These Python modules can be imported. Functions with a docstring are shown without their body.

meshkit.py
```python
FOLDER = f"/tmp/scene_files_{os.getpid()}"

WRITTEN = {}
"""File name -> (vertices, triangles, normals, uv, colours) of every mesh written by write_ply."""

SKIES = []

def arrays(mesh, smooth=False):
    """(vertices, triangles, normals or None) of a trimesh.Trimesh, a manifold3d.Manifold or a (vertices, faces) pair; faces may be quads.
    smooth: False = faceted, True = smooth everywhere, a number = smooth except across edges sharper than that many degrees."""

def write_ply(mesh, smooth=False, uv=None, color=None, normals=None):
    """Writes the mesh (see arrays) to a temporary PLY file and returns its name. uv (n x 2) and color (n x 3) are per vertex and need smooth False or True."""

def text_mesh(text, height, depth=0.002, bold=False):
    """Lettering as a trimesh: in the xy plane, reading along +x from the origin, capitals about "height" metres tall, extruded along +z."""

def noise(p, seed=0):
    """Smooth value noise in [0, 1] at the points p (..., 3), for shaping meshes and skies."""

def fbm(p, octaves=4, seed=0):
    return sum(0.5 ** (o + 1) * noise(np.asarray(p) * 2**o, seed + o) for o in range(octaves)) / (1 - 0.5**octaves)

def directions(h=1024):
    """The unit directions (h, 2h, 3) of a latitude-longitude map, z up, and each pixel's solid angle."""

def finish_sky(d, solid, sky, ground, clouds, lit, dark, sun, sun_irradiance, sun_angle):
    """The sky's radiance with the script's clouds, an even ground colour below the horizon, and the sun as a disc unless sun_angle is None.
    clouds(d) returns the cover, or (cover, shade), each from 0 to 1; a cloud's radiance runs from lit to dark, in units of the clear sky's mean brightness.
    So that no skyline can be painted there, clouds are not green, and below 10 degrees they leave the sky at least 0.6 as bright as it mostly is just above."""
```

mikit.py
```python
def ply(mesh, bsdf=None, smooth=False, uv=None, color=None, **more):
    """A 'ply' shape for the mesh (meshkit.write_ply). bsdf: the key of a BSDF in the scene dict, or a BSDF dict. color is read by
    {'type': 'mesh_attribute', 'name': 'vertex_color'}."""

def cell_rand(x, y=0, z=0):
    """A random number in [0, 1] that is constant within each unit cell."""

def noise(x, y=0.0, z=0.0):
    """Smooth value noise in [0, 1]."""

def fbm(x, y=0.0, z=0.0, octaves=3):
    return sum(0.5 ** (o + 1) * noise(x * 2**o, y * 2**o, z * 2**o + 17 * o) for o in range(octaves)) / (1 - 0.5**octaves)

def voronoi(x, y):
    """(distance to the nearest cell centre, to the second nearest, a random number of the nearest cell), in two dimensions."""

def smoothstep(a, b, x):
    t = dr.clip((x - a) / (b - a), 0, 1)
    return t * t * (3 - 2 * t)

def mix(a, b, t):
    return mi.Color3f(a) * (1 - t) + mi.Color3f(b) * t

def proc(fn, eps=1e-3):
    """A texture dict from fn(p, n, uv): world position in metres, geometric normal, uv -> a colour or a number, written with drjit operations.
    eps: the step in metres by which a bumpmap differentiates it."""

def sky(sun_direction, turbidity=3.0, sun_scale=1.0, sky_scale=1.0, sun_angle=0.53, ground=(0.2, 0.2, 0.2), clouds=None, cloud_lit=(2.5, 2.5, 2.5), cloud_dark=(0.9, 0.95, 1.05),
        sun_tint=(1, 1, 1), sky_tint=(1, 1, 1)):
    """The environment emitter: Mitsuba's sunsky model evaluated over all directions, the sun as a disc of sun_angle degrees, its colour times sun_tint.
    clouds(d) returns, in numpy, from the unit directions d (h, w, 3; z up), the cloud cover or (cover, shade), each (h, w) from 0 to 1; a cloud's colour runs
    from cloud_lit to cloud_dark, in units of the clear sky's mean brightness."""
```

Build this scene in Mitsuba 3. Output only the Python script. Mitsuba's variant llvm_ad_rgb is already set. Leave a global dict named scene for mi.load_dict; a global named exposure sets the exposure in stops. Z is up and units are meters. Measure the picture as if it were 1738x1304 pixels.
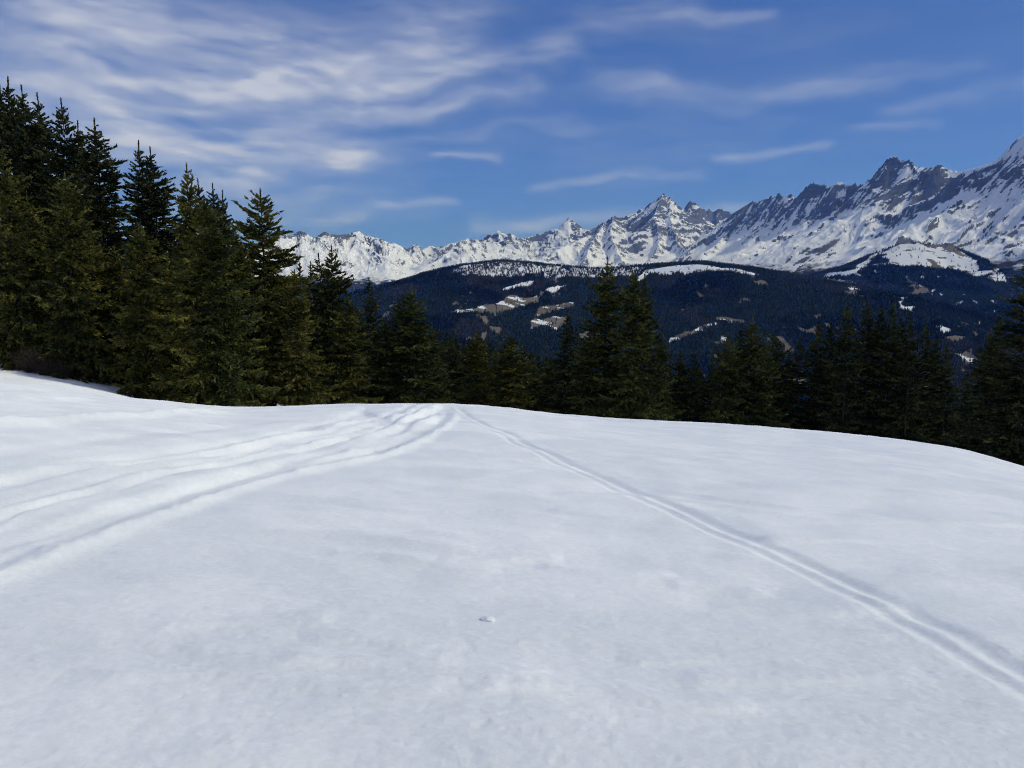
import math, random
import numpy as np, trimesh
import drjit as dr, mitsuba as mi
import mikit, meshkit
from scipy.interpolate import PchipInterpolator, CubicSpline, RegularGridInterpolator
from scipy.ndimage import gaussian_filter

T = mi.ScalarTransform4f
RNG = np.random.default_rng(7)
scene, labels = {}, {}
EYE = 1.6                                    # the photographer's phone, metres above the snow at the origin; +y is the view, +x is right
PITCH = math.radians(7.46)                   # the phone is tilted a little down
scene['camera'] = {'type': 'perspective', 'fov': 67.0, 'fov_axis': 'x', 'near_clip': 0.1, 'far_clip': 2.0e5,
                   'to_world': T().look_at([0, 0, EYE], [0, math.cos(PITCH), EYE - math.sin(PITCH)], [0, 0, 1]),
                   'medium': {'type': 'ref', 'id': 'air'}}
SUN_AZ, SUN_EL = math.radians(97.0), math.radians(38.0)   # late morning: the sun stands to the right, a touch behind
SUN = [math.sin(SUN_AZ) * math.cos(SUN_EL), math.cos(SUN_AZ) * math.cos(SUN_EL), math.sin(SUN_EL)]


CIRRUS = [                                    # streaks of ice cloud: from (azimuth, elevation) to (azimuth, elevation) in degrees, half width, thickness
    (-32.4, 11.42, -21.4, 14.67, 2.16, 0.50), (-27.5, 14.99, -15.7, 16.39, 1.26, 0.26), (-28.8, 11.24, -12.7, 14.07, 1.02, 0.55), (-17.0, 13.62, -4.5, 16.40, 0.86, 0.50),
    (-15.9, 11.55, -9.5, 12.91, 0.86, 0.60), (-10.3, 13.25, 3.4, 15.50, 0.59, 0.45), (-11.2, 11.44, 0.5, 12.89, 0.43, 0.50), (-31.4, 9.48, -10.4, 9.72, 0.94, 0.50),
    (-28.0, 8.39, -11.3, 8.51, 0.71, 0.55), (-21.8, 6.52, -16.1, 7.49, 0.47, 0.55), (-17.6, 7.74, -9.6, 8.96, 0.35, 0.40), (-32.2, 14.97, -25.8, 16.53, 1.26, 0.26),
    (-12.6, 16.95, -2.0, 18.65, 0.88, 0.30), (5.8, 17.37, 12.7, 18.24, 0.75, 0.22), (11.5, 17.48, 17.7, 17.64, 0.28, 0.30), (5.5, 13.70, 29.7, 12.75, 0.41, 0.13),
    (9.6, 12.45, 24.7, 12.89, 0.44, 0.09), (2.6, 7.46, 12.8, 8.15, 0.25, 0.26), (14.5, 9.14, 21.4, 9.06, 0.19, 0.29), (-9.7, 4.92, -4.0, 5.72, 0.25, 0.31),
    (-16.4, 4.11, -10.5, 4.29, 0.28, 0.32), (-5.0, 9.05, -0.6, 9.36, 0.16, 0.24), (-1.7, 4.32, 16.3, 4.79, 0.41, 0.24), (22.8, 9.85, 27.9, 9.91, 0.19, 0.22),
    (24.9, 10.85, 33.1, 11.01, 0.35, 0.14), (-7.5, 10.46, 5.5, 10.90, 0.28, 0.10), (-16.1, 6.27, -12.9, 6.64, 0.22, 0.26), (-34.3, 9.57, -27.5, 10.78, 1.18, 0.45)]


def cirrus(d):
    """Thin combed cirrus: a bank of drawn-out streaks to the left of the view, a few faint ones to the right, loose wisps over the rest of the sky."""
    e = np.maximum(d[..., 2], 0.02)
    x, y = d[..., 0] / (e + 0.06), d[..., 1] / (e + 0.06)       # a flat sheet of cloud, in units of its height
    P3 = lambda a, b, c=0.0: np.stack([a, b, np.zeros_like(a) + c], -1)
    az, el = np.degrees(np.arctan2(d[..., 0], d[..., 1])), np.degrees(np.arcsin(np.clip(d[..., 2], -1, 1)))
    wa = 4.0 * (meshkit.fbm(P3(az / 9, el / 5, 1), 4, 3) - 0.5)
    we = 2.6 * (meshkit.fbm(P3(az / 8, el / 4, 5), 5, 9) - 0.5)
    hair = 0.6 * meshkit.fbm(P3((az + wa) / 5.0, (el + 0.8 * we - 0.06 * az) / 0.75, 3), 4, 41) + 0.4 * meshkit.fbm(P3((az + wa) / 2.2, (el + 0.6 * we + 0.10 * az) / 0.40, 6), 4, 47)
    tuft = meshkit.fbm(P3((az + wa) / 5.0, (el + we) / 1.6, 4), 5, 43)
    c = np.zeros_like(az)
    for a0, e0, a1, e1, w, s in CIRRUS:
        dx, dy = a1 - a0, e1 - e0
        n2 = dx * dx + dy * dy
        px, py = az + wa - a0, el + we - e0
        t = (px * dx + py * dy) / n2
        q = np.hypot(0.6 * (px - np.clip(t, 0, 1) * dx), py - np.clip(t, 0, 1) * dy)
        c += s * np.exp(-(q / (w * 1.25)) ** 2) * np.clip(1.15 - 0.5 * np.abs(2 * np.clip(t, 0, 1) - 1) ** 3, 0, 1)
    veil = np.clip(meshkit.fbm(P3((az + 2 * wa) / 16, (el + we) / 2.6 - az / 40, 8), 5, 53) - 0.42, 0, 1)
    c = c + veil * (0.42 + 0.42 * np.clip(-az / 30, -1, 1))
    c = 0.95 * (1 - np.exp(-c)) * np.clip(0.15 + 1.5 * tuft, 0.2, 1.3) * np.clip(2.4 * hair - 0.22, 0.25, 1.6)
    a = math.radians(16)                                        # elsewhere the wind combs the same cloud nearly across the view
    u = x + 1.2 * (meshkit.fbm(P3(x * 0.7, y * 0.7), 4, 3) - 0.5)
    v = y + 1.6 * (meshkit.fbm(P3(x * 0.7, y * 0.7, 5), 4, 9) - 0.5)
    s, t = u * math.cos(a) + v * math.sin(a), -u * math.sin(a) + v * math.cos(a)
    big = meshkit.fbm(P3(s * 0.35, t * 0.9, 1), 4, 21)
    fine = meshkit.fbm(P3(s * 1.1, t * 4.5, 2), 5, 33)
    wisps = np.clip((0.62 * big + 0.38 * fine - 0.44) * 2.2, 0, 0.6)
    out = np.clip(np.maximum((np.abs(az) - 38) / 14, (el - 23) / 10), 0, 1)
    return np.clip(c * (1 - out) + wisps * out + 0.05 * fine, 0, 0.8)


scene['sky'] = mikit.sky(SUN, turbidity=2.2, sun_scale=1.0, sky_scale=0.85, sun_tint=(0.89, 1.07, 1.16), sky_tint=(0.58, 0.91, 1.66), ground=(0.6, 0.62, 0.66),
                         clouds=cirrus, cloud_lit=(3.95, 4.2, 4.9), cloud_dark=(1.6, 1.9, 2.5))
exposure = 0.58

# the air: thin mountain haze that scatters blue light most
scene['air'] = {'type': 'homogeneous', 'albedo': {'type': 'rgb', 'value': [0.93, 0.95, 0.97]},
                'sigma_t': {'type': 'rgb', 'value': [0.22e-5, 0.65e-5, 2.1e-5]}, 'phase': {'type': 'rayleigh'}}


def bsdf(key, d):
    scene[key] = d
    return key


def rgb(*c):
    return {'type': 'rgb', 'value': list(c)}


def put(key, mesh, mat, smooth=False, label=None, category=None, group=None, kind=None, **more):
    scene[key] = mikit.ply(mesh, mat, smooth=smooth, **more)
    tag(key, label, category, group, kind)
    return key


def tag(key, label=None, category=None, group=None, kind=None):
    d = {k: v for k, v in (('label', label), ('category', category), ('group', group), ('kind', kind)) if v}
    if d:
        labels[key] = d


def grid_faces(n, m):
    i = (np.arange(n - 1)[:, None] * m + np.arange(m - 1)[None]).ravel()
    return np.vstack([np.stack([i, i + 1, i + m + 1], 1), np.stack([i, i + m + 1, i + m], 1)])


def fbm2(x, y, octaves=4, seed=0):
    return meshkit.fbm(np.stack([x, y, np.zeros_like(x)], -1), octaves, seed)


def ridged(x, y, octaves=5, seed=0, gain=0.5):
    out, amp, prev, norm = 0.0, 1.0, 1.0, 0.0
    for o in range(octaves):
        n = 1 - np.abs(2 * meshkit.noise(np.stack([x * 2**o, y * 2**o, np.zeros_like(x) + 3.7 * o], -1), seed + o) - 1)
        n = n * n
        out = out + amp * n * prev
        norm += amp
        prev = np.clip(n * 1.6, 0, 1)
        amp *= gain
    return out / norm

# ---------------------------------------------------------------- the near ground: the snow field, its crest, the slope beyond
CREST_AZ = np.array([-50, -42, -33.7, -31.1, -27.5, -23.7, -21.8, -19.9, -17.5, -13.8, -7.4, -3.9, -0.8, 5.8, 10.1, 16.4, 20.4, 25.3, 29.6, 32.2, 34.1, 42, 50])
CREST_T = np.array([.085, .095, .1077, .1161, .130, .1413, .1476, .1532, .1546, .1544, .1553, .1563, .1621, .1737, .1765, .178, .1798, .182, .1854, .1924, .2002, .222, .235])
CREST_R = 33.0
_ca = np.arange(-90, 90.01, 0.25)
crest_t = CubicSpline(_ca, gaussian_filter(PchipInterpolator(CREST_AZ, CREST_T)(np.clip(_ca, -50, 50)), 5, mode='nearest'))
_fa = np.arange(-180, 180.01, 1.0)
FAR_AZ = np.array([-180, -110, -60, -40, -33.7, -28.9, -24.5, -20, -14, -8, -2, 4, 12, 25, 34, 45, 60, 110, 180.0])
FAR_R = np.array([52, 68, 100, 160, 300, 600, 1200, 2400, 4600.0])
FAR_Z = np.array([                             # height of the slope beyond the field at those distances, per direction
    [12, 16, 22, 35, 60, 100, 150, 200, 250], [5, 7, 10, 16, 30, 50, 60, 0, -300], [-3, -3, -3, 0, 14, 20, -50, -350, -700],
    [-4.0, -4.6, -4.6, -3, 8, 20, -90, -450, -800], [-3.9, -5.0, -5.2, -4, 4, 5, -110, -480, -830], [-4.6, -6.0, -6.5, -6, 0, -15, -150, -500, -840],
    [-5.9, -8.2, -9, -9, -8, -40, -170, -520, -850], [-6.8, -9.8, -13, -15, -18, -60, -190, -540, -860], [-7.0, -10.4, -16, -20, -27, -80, -220, -560, -870],
    [-7.1, -10.7, -18, -26, -37, -95, -240, -580, -880], [-7.3, -11.0, -19.5, -30, -46, -115, -260, -600, -890], [-7.8, -12.0, -20.5, -33, -51, -125, -290, -620, -900],
    [-8.2, -12.8, -23, -42, -78, -175, -340, -650, -910], [-8.4, -13.2, -24, -46, -92, -200, -380, -680, -920], [-9.3, -14.5, -26, -49, -98, -210, -390, -690, -920],
    [-10.5, -16, -28, -52, -104, -220, -400, -690, -920], [-11, -17, -29, -53, -105, -215, -390, -680, -900], [2, 3, 3, 0, -20, -80, -200, -450, -750],
    [12, 16, 22, 35, 60, 100, 150, 200, 250]])


def near_profile(az, r):
    """Plain height of the near ground (before tracks and ripples) on the tensor grid az (degrees) x r."""
    a = np.asarray(az, float)
    inside = np.clip(a, -50, 50)
    s = crest_t(inside) - 2 * EYE / CREST_R
    rad = np.radians(a)
    plane = 0.070 * np.cos(rad) + 0.068 * np.sin(rad)
    w = np.clip((np.abs(a) - 42) / 30, 0, 1)
    s = s * (1 - w) + plane * w
    rr = np.concatenate([np.linspace(0, 42, 22), FAR_R])
    k = EYE / CREST_R**2 * np.clip(1 - (np.abs(a) - 60) / 60, 0, 1)
    f = np.clip((rr[None, :22] - 4) / 24, 0, 1)
    f = f * f * (3 - 2 * f)
    ring = -((plane[:, None] * (1 - f) + s[:, None] * f) * rr[None, :22] + k[:, None] * rr[None, :22] ** 2)
    far = np.stack([CubicSpline(_fa, gaussian_filter(PchipInterpolator(FAR_AZ, FAR_Z[:, j])(_fa), 2.5, mode='nearest'))(a) for j in range(len(FAR_R))], 1)
    return PchipInterpolator(rr, np.hstack([ring, far]), axis=1)(r)


_ga = np.linspace(-180, 180, 721)
_gr = np.concatenate([np.linspace(0, 60, 121), np.geomspace(61, 4600, 180)])
_G = RegularGridInterpolator((_ga, _gr), near_profile(_ga, _gr), bounds_error=False, fill_value=None)


def ground(x, y):
    x, y = np.asarray(x, float), np.asarray(y, float)
    return _G(np.stack([np.degrees(np.arctan2(x, y)), np.hypot(x, y)], -1))


# ---------------------------------------------------------------- the snow field: ripples, ski tracks and the ridges of pushed snow
# (points along the line, height of the ridge or depth of the groove, its half width, crumbliness)
TRACKS = [
    ([(-2.44, 31.00), (-2.09, 25.50), (-1.23, 19.00), (-0.56, 15.60), (0.11, 12.90), (0.63, 11.00), (1.04, 9.60), (1.45, 8.30), (1.83, 7.10), (2.11, 6.15), (2.35, 5.20), (2.50, 4.40), (2.58, 3.75), (2.63, 3.10), (2.71, 2.20)], -0.021, 0.044, 0.1),
    ([(-2.23, 31.00), (-1.88, 25.50), (-1.02, 19.00), (-0.35, 15.60), (0.32, 12.90), (0.84, 11.00), (1.25, 9.60), (1.66, 8.30), (2.04, 7.10), (2.32, 6.15), (2.56, 5.20), (2.71, 4.40), (2.79, 3.75), (2.84, 3.10), (2.92, 2.20)], -0.030, 0.056, 0.1),
    ([(-3.16, 2.6), (-3.11, 3.6), (-3.04, 4.4), (-2.98, 5.0), (-2.92, 5.6), (-2.87, 6.3), (-2.79, 7.1), (-2.66, 7.9), (-2.40, 8.9), (-2.06, 9.7), (-1.78, 10.7), (-1.58, 12.3), (-1.40, 14.2), (-1.36, 17), (-1.55, 21), (-1.9, 26)], 0.062, 0.08, 1.0),
    ([(-3.62, 2.6), (-3.52, 3.8), (-3.44, 4.75), (-3.36, 5.5), (-3.26, 6.5), (-3.16, 7.6), (-2.98, 8.6), (-2.70, 9.4), (-2.38, 10.2), (-2.10, 11.3), (-1.88, 12.8), (-1.68, 15.0), (-1.66, 18), (-1.85, 22), (-2.2, 27)], -0.080, 0.20, 0.3),
    ([(-4.00, 3.0), (-3.92, 4.2), (-3.86, 5.2), (-3.80, 6.2), (-3.70, 7.2), (-3.58, 8.2), (-3.38, 9.4), (-3.1, 10.6), (-2.75, 12), (-2.35, 14), (-2.1, 17)], 0.032, 0.09, 0.9),
    ([(-4.50, 3.4), (-4.38, 4.8), (-4.26, 6.0), (-4.12, 7.2), (-3.98, 8.2), (-3.80, 9.4), (-3.52, 11), (-3.2, 13), (-2.9, 16), (-2.7, 20)], -0.065, 0.18, 0.3),
    ([(-4.86, 4.0), (-4.72, 5.4), (-4.56, 6.8), (-4.40, 8.0), (-4.22, 9.4), (-3.95, 11.2), (-3.62, 13.4), (-3.35, 16)], 0.028, 0.09, 0.8),
    ([(-5.35, 4.2), (-5.15, 5.8), (-4.95, 7.4), (-4.75, 8.8), (-4.50, 10.6), (-4.18, 12.8), (-3.85, 15.6), (-3.5, 20)], -0.060, 0.20, 0.3),
    ([(-5.95, 5.6), (-5.7, 7.2), (-5.4, 9), (-5.1, 11), (-4.7, 13.6), (-4.3, 17)], 0.022, 0.12, 0.8),
    ([(-6.6, 6.4), (-6.3, 8), (-6.0, 10), (-5.6, 12.5), (-5.1, 16)], -0.035, 0.22, 0.3),
    ([(-2.42, 10.6), (-2.38, 11.6), (-2.28, 13.0), (-2.06, 15.0), (-1.86, 17.4), (-1.75, 19.8)], 0.045, 0.10, 0.7),
    ([(-2.72, 12.5), (-2.55, 15), (-2.34, 17.5), (-2.15, 21), (-2.3, 26)], -0.050, 0.18, 0.3),
    ([(-4.6, 24), (-4.1, 21), (-3.35, 18.7), (-2.85, 17.2), (-2.66, 15.8), (-2.74, 14.4), (-3.0, 13.5), (-3.5, 12.6)], -0.060, 0.22, 0.3),
    ([(-2.80, 17.2), (-2.84, 19.4), (-2.92, 22), (-3.1, 27)], 0.050, 0.13, 0.6),
    ([(-3.12, 18), (-3.2, 21), (-3.5, 27)], -0.050, 0.18, 0.3),
    ([(-2.42, 16.9), (-2.44, 19.8), (-2.5, 22.7), (-2.64, 28)], 0.045, 0.12, 0.6),
    ([(-3.9, 17.5), (-4.3, 21), (-4.9, 26)], -0.050, 0.22, 0.3),
    ([(-8.2, 8.5), (-7.8, 10.2), (-7.55, 11.4), (-7.45, 12.6), (-7.38, 14.3), (-7.40, 17.0), (-7.55, 20.4)], 0.115, 0.15, 0.9),
    ([(-8.6, 8.5), (-8.15, 10.4), (-7.92, 12.0), (-7.8, 14.3), (-7.8, 17.0), (-7.9, 20.4)], -0.04, 0.2, 0.3),
    ([(-10.6, 13.5), (-10.5, 15.5), (-10.5, 17.4), (-10.4, 19)], 0.11, 0.2, 0.6),
    ([(-0.9, 7.95), (-0.5, 8.15), (-0.19, 8.30), (0.1, 8.45), (0.45, 8.55)], 0.016, 0.07, 0.5),
    ([(0.35, 7.32), (0.75, 7.27), (1.21, 7.26), (1.7, 7.16)], 0.015, 0.055, 0.5),
    ([(0.80, 3.52), (1.10, 3.60), (1.43, 3.67), (1.80, 3.76), (2.2, 3.84)], 0.017, 0.055, 0.6),
    ([(-0.1, 5.12), (0.54, 5.17), (1.20, 5.19), (2.0, 5.22)], 0.010, 0.06, 0.6),
    ([(-0.55, 8.7), (-0.07, 9.4), (0.5, 10.3)], 0.014, 0.07, 0.6),
    ([(2.2, 6.75), (2.9, 6.7), (3.6, 6.5)], 0.012, 0.05, 0.6),
]
_q = np.random.default_rng(23)
for _k in range(16):                          # the many thin ruts of single skis between the worn tracks
    _o, _y0, _y1 = _q.uniform(-2.9, 0.15), _q.uniform(2.6, 9), _q.uniform(12, 27)
    _y = np.linspace(_y0, _y1, 9)
    _x = np.interp(_y, [2.6, 6.3, 8.9, 10.7, 14.2, 27], [-3.3, -3.05, -2.7, -2.1, -1.7, -2.1]) + _o * np.clip(1.25 - _y / 30, 0.3, 1) + np.cumsum(_q.normal(0, 0.05, 9))
    TRACKS.append((list(zip(_x, _y)), _q.choice([-0.036, -0.026, 0.026, 0.036]), _q.uniform(0.045, 0.085), 0.7))

for _k in range(46):                          # small wind crests lying across the slope
    _r, _a = math.exp(_q.uniform(math.log(3.2), math.log(26))), _q.uniform(-0.56, 0.62)
    _x0, _y0, _n = _r * math.sin(_a), _r * math.cos(_a), _q.uniform(0.35, 1.1) * (0.5 + _r / 12)
    if -4.6 < _x0 < -1.2 and _y0 > 4:
        continue
    _t = np.linspace(-1, 1, 6)
    TRACKS.append((list(zip(_x0 + _n * _t, _y0 + _n * (_q.normal(0, 0.10) * _t + 0.10 * np.sin(3 * _t + _k)))), _q.uniform(0.012, 0.022), _q.uniform(0.03, 0.055) * (0.7 + _r / 18), 0.5))


def snow_relief(x, y):
    rr = np.hypot(x, y)
    sway = fbm2(x / 1.4, y / 1.0, 3, 201) - 0.5                 # wind-laid swells
    h = 0.060 * sway * np.clip(rr / 4, 0.6, 1.6) * np.exp(-np.maximum(rr - 30, 0) / 30)
    h = h + 0.12 * (fbm2(x / 7, y / 6, 2, 207) - 0.5) * np.clip((rr - 3) / 12, 0, 1)
    h = h + 0.020 * (fbm2(x / 0.26 + y * 0.5, y / 0.24, 3, 203) - 0.5) * np.exp(-rr / 22)
    h = h + 0.0042 * (fbm2(x / 0.045, y / 0.05, 2, 223) - 0.5) * np.exp(-rr / 9)
    h = h + 0.016 * np.maximum(fbm2(x / 1.5 + 0.25 * y, y / 0.30 - 0.1 * x, 3, 213) - 0.55, 0) * 4 * np.exp(-rr / 25)
    crumb = fbm2(x / 0.07, y / 0.09, 3, 205) - 0.5
    for pts, amp, width, rough in TRACKS:
        L = np.array(pts, float)
        t = np.linspace(0, 1, len(L))
        L = CubicSpline(t, L)(np.linspace(0, 1, 6 * len(L)))
        pad = 8 * width
        sel = np.nonzero((x > L[:, 0].min() - pad) & (x < L[:, 0].max() + pad) & (y > L[:, 1].min() - pad) & (y < L[:, 1].max() + pad))[0]
        if not len(sel):
            continue
        px, py = x[sel], y[sel]
        d, tt, lee = np.full(len(sel), 9e9), np.zeros(len(sel)), np.zeros(len(sel), bool)
        n = len(L) - 1
        for k in range(n):
            (x0, y0), (x1, y1) = L[k], L[k + 1]
            dx, dy = x1 - x0, y1 - y0
            u = np.clip(((px - x0) * dx + (py - y0) * dy) / (dx * dx + dy * dy), 0, 1)
            q = np.hypot(px - x0 - u * dx, py - y0 - u * dy)
            m = q < d
            d[m], tt[m] = q[m], (k + u[m]) / n
            lee[m] = (dx * (py - y0) - dy * (px - x0))[m] > 0
        ends = np.clip(tt / 0.10, 0, 1) * np.clip((1 - tt) / 0.10, 0, 1)
        wob = 0.65 + 0.7 * fbm2(px / 0.8, py / 1.3, 3, 211 + int(1000 * width))
        broad = np.where(lee, 2.2, 0.8) if amp > 0 else np.where(lee, 0.42, 1.45) if width > 0.11 else 1.0   # steep on one side, trailing off on the other
        shape = np.exp(-0.5 * (d / (width * broad * (0.85 + 0.3 * wob))) ** 2)
        if amp < 0:                                            # a groove throws up a slight lip on either side
            shape = shape - 0.06 * np.exp(-0.5 * ((d - 2.1 * width) / (0.7 * width)) ** 2)
        if rough < 0.2:
            wob = 0.9 + 0.1 * wob
        h[sel] += amp * ends * wob * shape * (1 + 0.55 * rough * crumb[sel])
    return h


saz = np.concatenate([np.arange(-180, -47, 3.0), np.arange(-47, -38, 0.5), np.arange(-38, 38.01, 0.13), np.arange(38.5, 47.01, 0.5), np.arange(50, 181, 3.0)])
sr = np.concatenate([[0.0, 0.5, 1.0], np.geomspace(1.3, 48, 640), np.geomspace(49, 135, 60)])
SA, SR = np.meshgrid(np.radians(saz), sr, indexing='ij')
SX, SY = SR * np.sin(SA), SR * np.cos(SA)
SZ = near_profile(saz, sr)
inside = (np.abs(SA) < np.radians(48)) & (SR < 100)
SZ[inside] += snow_relief(SX[inside], SY[inside])


def snow_grain(p, n, uv):
    """Settled grains of old snow, in metres of relief."""
    return 0.006 * mikit.fbm(p.x / 0.035, p.y / 0.035, p.z / 0.035, 3)


def snow_white(p, n, uv):
    a = mikit.fbm(p.x / 0.9, p.y / 0.7, 0.0, 3)
    g = 0.5 * mikit.noise(p.x / 0.011, p.y / 0.011, p.z / 0.011) + 0.5 * mikit.noise(p.x / 0.03, p.y / 0.03, p.z / 0.03)
    return mikit.mix((0.80, 0.825, 0.85), (0.88, 0.895, 0.91), mikit.smoothstep(0.3, 0.7, a)) * (0.915 + 0.17 * g)


bsdf('mat_snow', {'type': 'bumpmap', 'arbitrary': mikit.proc(snow_grain, 2e-3), 'scale': 1.0, 'nested': {'type': 'principled', 'base_color': mikit.proc(snow_white), 'roughness': 0.55, 'specular': 0.25}})
put('snow_field', (np.stack([SX, SY, SZ], -1).reshape(-1, 3), grid_faces(*SX.shape)[:, ::-1]), 'mat_snow', smooth=True, kind='structure',
    label='smooth sunlit snow field crossed by ski tracks, falling away to the trees')

# a frozen lump of snow lying alone on the field
lump = trimesh.creation.icosphere(3, 1.0)
v = lump.vertices * [0.046, 0.034, 0.017]
v *= 1 + 0.55 * (meshkit.fbm(lump.vertices * 2.2 + 9, 4, 4)[:, None] - 0.5)
v[:, 2] = np.where(v[:, 2] < -0.006, -0.006, v[:, 2])
_i = np.argmin(np.hypot(SX + 0.14, SY - 4.18))
lump.vertices = v + [-0.14, 4.18, SZ.ravel()[_i] + 0.003]
put('snow_lump', lump, 'mat_snow', smooth=True, label='small frozen lump of snow lying alone on the open snow field', category='snow lump')

# the ground under the trees and the whole slope down to the valley floor
def litter(p, n, uv):
    a = mikit.fbm(p.x / 6, p.y / 6, 0.0, 4)
    far = mikit.smoothstep(120, 170, dr.sqrt(p.x * p.x + p.y * p.y))
    s = mikit.smoothstep(0.50, 0.60, a + 0.12 * (1 - far))
    return mikit.mix((0.022, 0.022, 0.016), (0.70, 0.72, 0.76), s * (1 - 0.9 * far))


bsdf('mat_forest_floor', {'type': 'diffuse', 'reflectance': mikit.proc(litter)})
faz = np.concatenate([np.arange(-180, -50, 5.0), np.arange(-50, 50.01, 0.5), np.arange(55, 181, 5.0)])
fr = np.geomspace(132, 4600, 130)
FA, FR = np.meshgrid(np.radians(faz), fr, indexing='ij')
FX, FY = FR * np.sin(FA), FR * np.cos(FA)
FZ = near_profile(faz, fr) + 0.02 * FR * (fbm2(FX / 90, FY / 90, 4, 301) - 0.5) * np.clip((FR - 132) / 200, 0, 1) - 0.05
put('forest_slope', (np.stack([FX, FY, FZ], -1).reshape(-1, 3), grid_faces(*FX.shape)[:, ::-1]), 'mat_forest_floor', smooth=True, kind='structure',
    label='dark wooded slope dropping from the snow field into the valley')

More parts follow.
